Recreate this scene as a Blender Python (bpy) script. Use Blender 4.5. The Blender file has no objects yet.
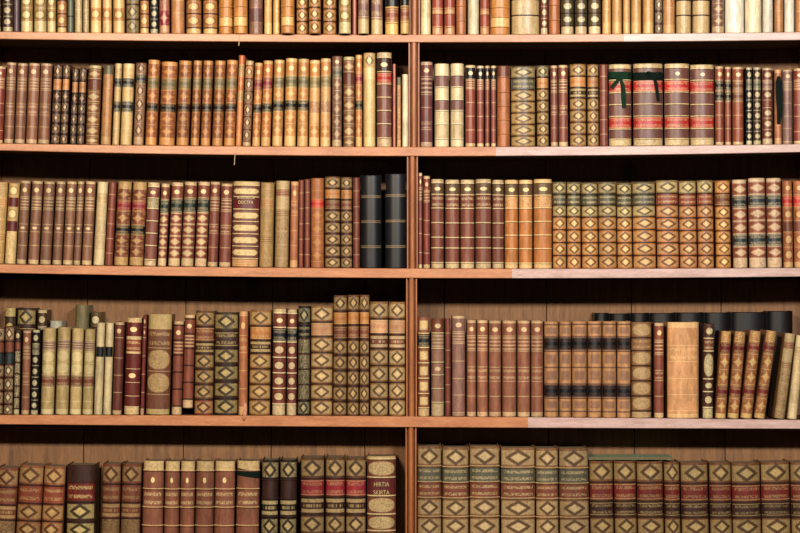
import bpy, bmesh, math, random
from mathutils import Vector, Matrix
rnd = random.Random(7)
scn = bpy.context.scene
COL = scn.collection

# ------------------------------------------------------------------ camera, world, lights, exposure
S = 0.0024                      # metres per pixel on the plane of the spines
EYE = 1.60                      # eye height
DIST = 5.0                      # camera to the shelf fronts
def X(px): return (px - 400.0) * S
def Z(py): return EYE + (266.5 - py) * S

cam_d = bpy.data.cameras.new('camera'); cam = bpy.data.objects.new('camera', cam_d); COL.objects.link(cam)
cam.location = (0, -DIST, EYE); cam.rotation_euler = (math.pi / 2, 0, 0)
cam_d.sensor_width = 36.0; cam_d.lens = 36.0 * DIST / (800 * S)
scn.camera = cam

w = bpy.data.worlds.new('world'); scn.world = w; w.use_nodes = True
bg = w.node_tree.nodes['Background']
bg.inputs[0].default_value = (1.0, 0.84, 0.70, 1); bg.inputs[1].default_value = 0.012

def area(name, loc, target, sx, sy, power, color):
    d = bpy.data.lights.new(name, 'AREA'); d.shape = 'RECTANGLE'; d.size = sx; d.size_y = sy
    d.energy = power; d.color = color
    o = bpy.data.objects.new(name, d); COL.objects.link(o); o.location = loc
    o.rotation_euler = (Vector(target) - Vector(loc)).to_track_quat('-Z', 'Y').to_euler()
    return o
area('warm_lamp_light', (-0.95, -3.0, 2.70), (-0.40, 0, 1.60), 0.6, 0.20, 142, (1.0, 0.82, 0.62))
area('window_daylight', (0.95, -3.0, 2.70), (0.45, 0, 1.60), 0.6, 0.20, 146, (1.0, 0.93, 0.86))
scn.view_settings.view_transform = 'Standard'; scn.view_settings.look = 'None'
scn.view_settings.gamma = 1.0; scn.view_settings.use_curve_mapping = False
scn.view_settings.exposure = 0.0

# ------------------------------------------------------------------ helpers
def lin(h):
    h = h.lstrip('#'); out = []
    for i in (0, 2, 4):
        c = int(h[i:i+2], 16) / 255.0
        out.append(c / 12.92 if c <= 0.04045 else ((c + 0.055) / 1.055) ** 2.4)
    return out

class NT:
    """tiny expression helper over a node tree"""
    def __init__(self, m):
        self.t = m.node_tree; self.n = self.t.nodes; self.l = self.t.links
    def put(self, sock, v):
        if hasattr(v, 'is_linked') or isinstance(v, bpy.types.NodeSocket): self.l.new(v, sock)
        else: sock.default_value = v
    def M(self, op, a, b=None, c=None, clamp=False):
        x = self.n.new('ShaderNodeMath'); x.operation = op; x.use_clamp = clamp
        self.put(x.inputs[0], a)
        if b is not None: self.put(x.inputs[1], b)
        if c is not None: self.put(x.inputs[2], c)
        return x.outputs[0]
    def add(self, a, b): return self.M('ADD', a, b)
    def sub(self, a, b): return self.M('SUBTRACT', a, b)
    def mul(self, a, b): return self.M('MULTIPLY', a, b)
    def mx(self, a, b): return self.M('MAXIMUM', a, b)
    def mn(self, a, b): return self.M('MINIMUM', a, b)
    def ab(self, a): return self.M('ABSOLUTE', a)
    def lt(self, a, t, soft=0.06):      # 1 where a < t, soft edge
        return self.M('MULTIPLY_ADD', a, -1.0 / soft, t / soft + 0.5, clamp=True)
    def gt(self, a, t, soft=0.06):
        return self.M('MULTIPLY_ADD', a, 1.0 / soft, -t / soft + 0.5, clamp=True)
    def noise(self, vec, scale, detail=3.0, rough=0.55):
        x = self.n.new('ShaderNodeTexNoise'); self.l.new(vec, x.inputs['Vector'])
        x.inputs['Scale'].default_value = scale; x.inputs['Detail'].default_value = detail
        x.inputs['Roughness'].default_value = rough
        return x.outputs['Fac']
    def mix(self, f, a, b, mode='MIX'):
        x = self.n.new('ShaderNodeMix'); x.data_type = 'RGBA'; x.blend_type = mode; x.clamp_factor = True
        self.put(x.inputs[0], f)
        for s, v in ((x.inputs[6], a), (x.inputs[7], b)):
            if isinstance(v, bpy.types.NodeSocket): self.l.new(v, s)
            else: s.default_value = (v[0], v[1], v[2], 1)
        return x.outputs[2]
    def comb(self, x, y, z):
        c = self.n.new('ShaderNodeCombineXYZ')
        for s, v in zip(c.inputs, (x, y, z)): self.put(s, v)
        return c.outputs[0]

MATS = {}
GAIN = 0.66
def sc(c, k): return [min(0.95, (v ** 1.05) * k * GAIN) for v in c]

def leather(kind, base, gilt):
    """tooled leather; kind picks the gilt ornament of the panel, drawn in the panel's own UV"""
    key = (kind, base, gilt)
    if key in MATS: return MATS[key]
    m = bpy.data.materials.new('leather_' + kind); m.use_nodes = True; MATS[key] = m
    N = NT(m); bsdf = N.n['Principled BSDF']
    B = lin(base); G = lin(gilt)
    tc = N.n.new('ShaderNodeTexCoord'); oi = N.n.new('ShaderNodeObjectInfo')
    rv = oi.outputs['Random']
    off = N.n.new('ShaderNodeVectorMath'); off.operation = 'ADD'
    N.l.new(tc.outputs['Object'], off.inputs[0]); N.l.new(N.comb(N.mul(rv, 37.0), N.mul(rv, 11.0), N.mul(rv, 23.0)), off.inputs[1])
    P = off.outputs[0]
    st = N.n.new('ShaderNodeMapping'); st.inputs['Scale'].default_value = (1, 1, 0.28); N.l.new(P, st.inputs[0])
    n1 = N.noise(st.outputs[0], 95, 4, 0.62); n2 = N.noise(P, 420, 2)
    # mottled hide
    lo, hi = sc(B, 0.50), sc(B, 1.36)
    f = N.M('MULTIPLY_ADD', n1, 1.9, -0.45, clamp=True)
    col = N.mix(f, lo, hi)
    col = N.mix(N.gt(n2, 0.60, 0.12), col, sc(B, 0.72))
    uv = N.n.new('ShaderNodeSeparateXYZ'); N.l.new(tc.outputs['UV'], uv.inputs[0])
    u, v = uv.outputs[0], uv.outputs[1]
    p = N.M('MULTIPLY_ADD', u, 2.0, -1.0); q = N.M('MULTIPLY_ADD', v, 2.0, -1.0)
    ap, aq = N.ab(p), N.ab(q)
    def ell(a, b):
        x = N.M('DIVIDE', p, a); y = N.M('DIVIDE', q, b)
        return N.M('SQRT', N.add(N.mul(x, x), N.mul(y, y)))
    scroll = N.gt(N.noise(P, 620, 2, 0.5), 0.50, 0.10)
    g = None; dark = None
    if kind == 'e':                                   # small oval emblem
        g = N.lt(ell(0.33, 0.36), 1.0, 0.15)
    elif kind == 'E':                                 # small round emblem on a broad spine
        g = N.lt(ell(0.13, 0.34), 1.0, 0.15)
    elif kind == 'c':                                 # gilt roll at head or tail
        g = N.mul(N.lt(ap, 0.95, 0.06), N.M('MULTIPLY_ADD', scroll, 0.30, 0.48))
    elif kind in 'dD':
        r = N.add(N.mul(ap, 1.22), N.mul(aq, 0.80))
        core = N.mul(N.lt(r, 0.40, 0.12), N.M('MULTIPLY_ADD', scroll, 0.3, 0.62))
        ring = N.mul(N.gt(r, 0.47, 0.10), N.lt(r, 0.74, 0.12))
        inside = N.mul(N.lt(ap, 0.93, 0.06), N.lt(aq, 0.80, 0.10))
        field = N.mul(N.mul(inside, N.gt(r, 0.52, 0.05)), N.M('MULTIPLY_ADD', scroll, 0.45, 0.20 if kind == 'd' else 0.04))
        g = N.mx(core, field); dark = N.mul(ring, 0.85)
    elif kind == 'f':                                 # four petalled flower with corner sprigs
        cross = N.lt(N.add(ap, aq), 0.34, 0.1)
        heart = N.lt(N.add(N.M('SQRT', ap), N.M('SQRT', aq)), 1.0, 0.16)
        corner = N.mul(N.mul(N.gt(ap, 0.52), N.lt(ap, 0.86)), N.mul(N.gt(aq, 0.5), N.lt(aq, 0.86)))
        g = N.mx(N.mul(N.mx(cross, heart), N.M('MULTIPLY_ADD', scroll, 0.35, 0.35)), N.mul(N.mul(corner, scroll), 0.45))
    elif kind == 'o':                                 # small lozenge
        g = N.mul(N.lt(N.add(N.mul(ap, 1.1), N.mul(aq, 1.3)), 0.80, 0.3), N.M('MULTIPLY_ADD', scroll, 0.25, 0.48))
        g = N.mx(g, N.mul(N.mul(N.gt(aq, 0.84), N.lt(ap, 0.85)), 0.35))
    elif kind == 'O':                                 # wide lozenge
        r = N.mx(N.mul(aq, 1.62), N.add(N.mul(ap, 0.92), N.mul(aq, 0.62)))
        g = N.mul(N.lt(r, 0.86, 0.08), N.M('MULTIPLY_ADD', scroll, 0.20, 0.72))
    elif kind == 'm':                                 # medallion filling the panel
        r = ell(0.80, 0.84)
        g = N.mul(N.lt(r, 1.0, 0.12), N.M('MULTIPLY_ADD', scroll, 0.45, 0.35))
    elif kind == 'r':                                 # round rosette
        r = ell(0.50, 0.50)
        g = N.mul(N.lt(r, 1.0, 0.15), N.M('MULTIPLY_ADD', scroll, 0.25, 0.52)); dark = N.mul(N.mul(N.gt(r, 1.05, 0.1), N.lt(r, 1.35, 0.1)), 0.5)
    elif kind == 's':                                 # all-over scrolls
        g = N.mul(N.mul(scroll, N.lt(ap, 0.9)), 0.62)
    elif kind == 'h':                                 # fine rules
        w1 = N.M('FRACT', N.mul(v, 4.0)); g = N.mul(N.mul(N.lt(N.ab(N.sub(w1, 0.5)), 0.2, 0.1), N.lt(ap, 0.9)), 0.55)
    elif kind == 'q':                                 # gilt block in the middle of the panel
        g = N.mul(N.mul(N.lt(ap, 0.55, 0.2), N.lt(aq, 0.62, 0.2)), N.M('MULTIPLY_ADD', scroll, 0.25, 0.6))
    elif kind in 'tL':                                # worn tooled lines of a title
        rows = 2.0
        cell = N.M('FLOOR', N.mul(v, rows)); fr = N.ab(N.sub(N.M('FRACT', N.mul(v, rows)), 0.5))
        nz = N.n.new('ShaderNodeTexNoise'); nz.inputs['Scale'].default_value = 1.0; nz.inputs['Detail'].default_value = 1.0
        N.l.new(N.comb(N.mul(u, 30.0), N.add(N.mul(cell, 5.3), N.mul(rv, 40)), N.mul(v, 9.0)), nz.inputs['Vector'])
        g = N.mul(N.mul(N.lt(fr, 0.20, 0.1), N.gt(nz.outputs['Fac'], 0.47, 0.10)), N.lt(ap, 0.72))
        g = N.mul(g, 0.34 if kind == 'L' else 0.5)
        if kind == 'L': g = N.mx(g, N.mul(N.mul(N.gt(aq, 0.82), N.lt(aq, 0.93)), 0.55))
    elif kind == 'b':                                 # two gilt bars with a worn line between
        g = N.mul(N.mul(N.gt(aq, 0.42), N.lt(aq, 0.88)), N.mul(N.lt(ap, 0.9), N.M('MULTIPLY_ADD', scroll, 0.3, 0.5)))
        g = N.mx(g, N.mul(N.mul(N.lt(aq, 0.2), N.gt(N.noise(N.comb(N.mul(u, 26.0), N.mul(rv, 40.0), 0.0), 1.0, 1), 0.5)), N.mul(N.lt(ap, 0.6), 0.6)))
    elif kind == 'w':                                 # solid gilt fillet
        g = N.M('MULTIPLY_ADD', n2, 0.5, 0.62)
    if dark is not None: col = N.mix(dark, col, sc(B, 0.16))
    if g is not None:
        wear = N.M('MULTIPLY_ADD', N.noise(P, 160, 2), 1.6, 0.12, clamp=True)
        g = N.mul(g, wear)
        if dark is not None: g = N.mul(g, N.sub(1.0, dark))
        gc = N.mix(n1, sc(G, 0.78), sc(G, 1.12))
        col = N.mix(g, col, gc)
        rg = N.M('MULTIPLY_ADD', g, -0.08, 0.40); N.l.new(rg, bsdf.inputs['Roughness'])
    else:
        bsdf.inputs['Roughness'].default_value = 0.40
    # every volume has aged a little differently
    hsv = N.n.new('ShaderNodeHueSaturation'); N.l.new(col, hsv.inputs['Color'])
    N.l.new(N.M('MULTIPLY_ADD', rv, 0.30, 0.85), hsv.inputs['Value']); hsv.inputs['Saturation'].default_value = 0.98
    N.l.new(hsv.outputs[0], bsdf.inputs['Base Color'])
    bsdf.inputs['Specular IOR Level'].default_value = 0.32
    bp = N.n.new('ShaderNodeBump'); bp.inputs['Strength'].default_value = 0.25; bp.inputs['Distance'].default_value = 0.0006
    N.l.new(n2, bp.inputs['Height']); N.l.new(bp.outputs[0], bsdf.inputs['Normal'])
    return m

def simple(name, base, rough=0.6, var=0.25, scale=80, stretch=(1, 1, 1), spec=0.4):
    key = ('simple', name)
    if key in MATS: return MATS[key]
    m = bpy.data.materials.new(name); m.use_nodes = True; MATS[key] = m
    N = NT(m); b = N.n['Principled BSDF']; B = lin(base)
    tc = N.n.new('ShaderNodeTexCoord'); mp = N.n.new('ShaderNodeMapping'); mp.inputs['Scale'].default_value = stretch
    N.l.new(tc.outputs['Object'], mp.inputs[0])
    n = N.noise(mp.outputs[0], scale, 4, 0.6)
    N.l.new(N.mix(N.M('MULTIPLY_ADD', n, 2.0, -0.5, clamp=True), sc(B, 1 - var), sc(B, 1 + var)), b.inputs['Base Color'])
    b.inputs['Roughness'].default_value = rough; b.inputs['Specular IOR Level'].default_value = spec
    return m

def wood(name, dark, light, stretch, rough=0.5, knots=False, spec=0.4):
    m = bpy.data.materials.new(name); m.use_nodes = True
    N = NT(m); b = N.n['Principled BSDF']
    tc = N.n.new('ShaderNodeTexCoord'); mp = N.n.new('ShaderNodeMapping'); mp.inputs['Scale'].default_value = stretch
    N.l.new(tc.outputs['Object'], mp.inputs[0])
    n = N.noise(mp.outputs[0], 5.0, 6, 0.65); fine = N.noise(mp.outputs[0], 34.0, 3, 0.6)
    f = N.add(N.mul(n, 0.65), N.mul(fine, 0.35))
    col = N.mix(N.M('MULTIPLY_ADD', f, 3.2, -1.1, clamp=True), lin(dark), lin(light))
    if knots:
        v = N.n.new('ShaderNodeTexVoronoi'); v.inputs['Scale'].default_value = 4.2
        mk = N.n.new('ShaderNodeMapping'); mk.inputs['Scale'].default_value = (1.2, 1.2, 0.9); N.l.new(tc.outputs['Object'], mk.inputs[0])
        N.l.new(mk.outputs[0], v.inputs['Vector'])
        col = N.mix(N.mul(N.lt(v.outputs['Distance'], 0.10, 0.08), 0.8), col, [c * 0.3 for c in lin(dark)])
    big = N.noise(tc.outputs['Object'], 2.3, 2)
    col = N.mix(N.M('MULTIPLY_ADD', big, 1.6, -0.55, clamp=True), col, N.mix(0.35, col, lin(light)))
    N.l.new(col, b.inputs['Base Color'])
    b.inputs['Roughness'].default_value = rough; b.inputs['Specular IOR Level'].default_value = spec
    bp = N.n.new('ShaderNodeBump'); bp.inputs['Strength'].default_value = 0.3; bp.inputs['Distance'].default_value = 0.001
    N.l.new(fine, bp.inputs['Height']); N.l.new(bp.outputs[0], b.inputs['Normal'])
    return m

def link(name, verts, faces, mats, fmat=None, parent=None, uvs=None, smooth=None):
    me = bpy.data.meshes.new(name); me.from_pydata(verts, [], faces)
    for m in mats: me.materials.append(m)
    if fmat: me.polygons.foreach_set('material_index', fmat)
    if smooth: me.polygons.foreach_set('use_smooth', smooth)
    if uvs:
        lay = me.uv_layers.new(name='UVMap'); flat = []
        for f in uvs:
            for c in f: flat.extend(c)
        lay.data.foreach_set('uv', flat)
    me.update()
    o = bpy.data.objects.new(name, me); COL.objects.link(o)
    if parent is not None: o.parent = parent
    return o

class MB:
    def __init__(self): self.v = []; self.f = []; self.uv = []; self.m = []; self.s = []
    def quad(self, a, b, c, d, mi=0, uv=None, sm=False):
        k = len(self.v); self.v += [a, b, c, d]; self.f.append((k, k+1, k+2, k+3))
        self.uv.append(uv or [(0.5, 0.5)] * 4); self.m.append(mi); self.s.append(sm)
    def poly(self, pts, mi=0):
        k = len(self.v); self.v += pts; self.f.append(tuple(range(k, k + len(pts))))
        self.uv.append([(0.5, 0.5)] * len(pts)); self.m.append(mi); self.s.append(False)
    def box(self, x0, x1, y0, y1, z0, z1, mi=0):
        k = len(self.v)
        self.v += [(x0,y0,z0),(x1,y0,z0),(x1,y1,z0),(x0,y1,z0),(x0,y0,z1),(x1,y0,z1),(x1,y1,z1),(x0,y1,z1)]
        for f in ((0,3,2,1),(4,5,6,7),(0,1,5,4),(1,2,6,5),(2,3,7,6),(3,0,4,7)):
            self.f.append(tuple(k + i for i in f)); self.uv.append([(0.5,0.5)]*4); self.m.append(mi); self.s.append(False)
    def strip(self, rows, mi, v0=0.0, v1=1.0, smooth=True):
        """rows: two lists of points; welded across so shading runs smoothly over the curve"""
        a, b = rows; n = len(a); k = len(self.v); self.v += a + b
        for i in range(n - 1):
            self.f.append((k+i, k+i+1, k+n+i+1, k+n+i))
            u0, u1 = i/(n-1), (i+1)/(n-1)
            self.uv.append([(u0, v0), (u1, v0), (u1, v1), (u0, v1)]); self.m.append(mi); self.s.append(smooth)
    def build(self, name, mats, parent=None):
        return link(name, self.v, self.f, mats, self.m, parent, self.uv, self.s)

def tag(o, label, cat, group=None):
    o['label'] = label; o['category'] = cat
    if group: o['group'] = group
def empty(name, loc, rot=(0, 0, 0)):
    o = bpy.data.objects.new(name, None); o.empty_display_size = 0.03; COL.objects.link(o); o.location = loc; o.rotation_euler = rot
    return o

# ------------------------------------------------------------------ room shell
plaster = simple('plaster', '#7d7266', 0.9, 0.06, 6)
mb = MB(); mb.box(-3.2, 3.2, 0.25, 0.40, 0, 3.2)
o = mb.build('wall_back', [plaster]); o['kind'] = 'structure'
mb = MB(); mb.box(-3.2, 3.2, -6.0, 0.25, -0.1, 0)
o = mb.build('floor', [wood('floor_boards', '#2c1d14', '#4a3222', (1, 12, 12), 0.5)]); o['kind'] = 'structure'

# ------------------------------------------------------------------ the bookcase
SHELF = {   # (top y, bottom y) in photo pixels at x = 8, 413, 792
    'Top': ((-92, -84), (-92, -84), (-92, -84)),
    'A': ((31.7, 39.0), (34.6, 42.2), (32.2, 40.0)),
    'B': ((143.6, 150.6), (147.0, 156.0), (144.3, 152.2)),
    'C': ((264.4, 273.0), (268.6, 278.0), (268.0, 276.6)),
    'D': ((415.2, 424.4), (416.6, 427.2), (420.0, 428.8)),
    'E': ((573.0, 583.0), (573.0, 583.0), (573.0, 583.0)),
}
def q3(vals, x):
    (x0, x1, x2) = (8.0, 413.0, 792.0); a, b, c = vals
    return a*(x-x1)*(x-x2)/((x0-x1)*(x0-x2)) + b*(x-x0)*(x-x2)/((x1-x0)*(x1-x2)) + c*(x-x0)*(x-x1)/((x2-x0)*(x2-x1))
def shelf_y(row, x, k=0): return q3([t[k] for t in SHELF[row]], x)
BACK = 0.222
XL, XR = -16, 816
wood_shelf = wood('pine_shelf', '#7c4a2c', '#a87450', (2.2, 14, 14), 0.38)
wood_sheen = wood('sheen_pine', '#81655b', '#b09894', (2.2, 14, 14), 0.38)  # same pine, with the cool window sheen painted in as a paler grey
wood_board = wood('shade_dark_board', '#2b1b11', '#4a3020', (2.2, 14, 14), 0.7, spec=0.2)  # shade under the shelves is put into this darker board colour
wood_back = wood('back_boards', '#432b17', '#72502e', (16, 16, 1.6), 0.7, knots=True)
wood_up = wood('upright_pine', '#66381b', '#905832', (14, 14, 2.0), 0.42)
case = empty('bookcase', (0, 0, 0))
tag(case, 'brown pine bookcase with two bays of shelves packed with old books', 'bookcase')
order = ['Top', 'A', 'B', 'C', 'D', 'E']
SHEEN_X = {'A': 622, 'B': 500, 'C': 508, 'D': 524}  # where the painted sheen begins along each shelf edge
for row in order:
    ep = (MB(), MB()); bd = MB(); n = 52; xs = [XL + (XR - XL) * i / n for i in range(n + 1)]
    for i in range(n):
        xa, xb = xs[i], xs[i+1]
        ta, tb = Z(shelf_y(row, xa)), Z(shelf_y(row, xb)); ba, bb = Z(shelf_y(row, xa, 1)), Z(shelf_y(row, xb, 1))
        r = 0.0012; mb = ep[0] if (xa + xb) / 2 < SHEEN_X.get(row, 540) else ep[1]
        A = lambda x, y, z: (X(x), y, z)
        mb.quad(A(xa, 0, ba + r), A(xb, 0, bb + r), A(xb, 0, tb - r), A(xa, 0, ta - r))
        mb.quad(A(xa, 0, ta - r), A(xb, 0, tb - r), A(xb, r, tb), A(xa, r, ta))
        mb.quad(A(xa, r, ba), A(xb, r, bb), A(xb, 0, bb + r), A(xa, 0, ba + r))
        mb.quad(A(xa, r, ta), A(xb, r, tb), A(xb, 0.009, tb), A(xa, 0.009, ta))
        mb.quad(A(xa, 0.009, ba), A(xb, 0.009, bb), A(xb, r, bb), A(xa, r, ba))
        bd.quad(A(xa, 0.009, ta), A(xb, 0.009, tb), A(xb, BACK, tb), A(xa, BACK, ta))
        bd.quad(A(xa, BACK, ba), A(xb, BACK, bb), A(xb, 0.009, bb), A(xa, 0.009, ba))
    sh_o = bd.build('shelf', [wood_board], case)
    ep[0].build('edging', [wood_shelf], sh_o)['label'] = 'reddish brown planed front edge'
    ep[1].build('edging', [wood_sheen], sh_o)['label'] = 'front edge with pale window sheen painted in'
def upright(px, ya, yb):
    """moulded post: a rounded rib down the middle, beads either side, a thin board behind"""
    z0, z1 = Z(yb), Z(ya); xc = X(px)
    prof = [(-0.0134, 0.015), (-0.0134, 0.008), (-0.0128, 0.006), (-0.0102, 0.006), (-0.0097, 0.008), (-0.0095, 0.0165), (-0.0068, 0.0165)]
    for i in range(9):
        a = math.pi * i / 8; prof.append((-0.0066 * math.cos(a), 0.0105 - 0.0078 * math.sin(a)))
    prof += [(0.0068, 0.0165), (0.0095, 0.0165), (0.0097, 0.008), (0.0102, 0.006), (0.0128, 0.006), (0.0134, 0.008), (0.0134, 0.015), (0.0095, 0.017), (0.0095, BACK), (-0.0095, BACK), (-0.0095, 0.017)]
    mb = MB(); n = len(prof)
    for i in range(n):
        (a, b), (c, d) = prof[i], prof[(i + 1) % n]
        mb.quad((xc + a, b, z0), (xc + c, d, z0), (xc + c, d, z1), (xc + a, b, z1))
    return mb.build('upright', [wood_up], case)
ux = {'A': 414.6, 'B': 414.0, 'C': 412.4, 'D': 411.6, 'E': 411.0}
for i in range(1, 6):
    upright(ux[order[i]], shelf_y(order[i-1], 413, 1), shelf_y(order[i], 413, 0))
for xa in (XL - 8, XR):
    mb = MB(); mb.box(X(xa), X(xa + 8), 0.0, BACK, 0.0, Z(-92)); mb.build('side_panel', [wood_up], case)
mb = MB(); mb.box(X(XL), X(XR), 0.0, BACK, 0.0, 0.09); mb.build('plinth', [wood_up], case)
mb = MB()
xs = [XL - 8, 76, 178, 268, 364, 446, 552, 640, 733, XR + 8]
for a, b in zip(xs[:-1], xs[1:]):
    mb.box(X(a) + 0.0012, X(b) - 0.0012, BACK, BACK + 0.018, 0.0, Z(-92))
mb.build('back_or_added_panel', [wood_back], case)
for lo, hi in ((XL, 406), (416, XR)):       # panels added nearer the front on two lower shelves, to shorten the shelf shadow
    mb = MB(); ys = [lo] + [x for x in xs if lo + 4 < x < hi - 4] + [hi]
    for a, b in zip(ys[:-1], ys[1:]):
        mb.box(X(a) + 0.0012, X(b) - 0.0012, 0.121, 0.135, Z(583), Z(430))
    mb.build('back_or_added_panel', [wood_back], case)
    mb = MB()
    for a, b in zip(ys[:-1], ys[1:]):
        mb.box(X(a) + 0.0012, X(b) - 0.0012, 0.186, 0.200, Z(427), Z(280))
    mb.build('back_or_added_panel', [wood_back], case)

# ------------------------------------------------------------------ bindings
C = dict(red='#b3271f', crim='#8e2430', mar='#5e2224', blk='#15181c', grn='#27382f', gg='#6a6244', blu='#1f262d', org='#b5783f',
         pnk='#b98862', mau='#7d5850', brn='#75432f', rbr='#87432e', dbr='#3c241d', cre='#d9c79d', tan='#b27c4b', hon='#c48a48',
         oli='#8d7a4c', drd='#6e2620', gbl='#2c3638', gld='#c9a763', gyg='#5a5848', umb='#6a5238', brq='#94582f')
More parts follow.
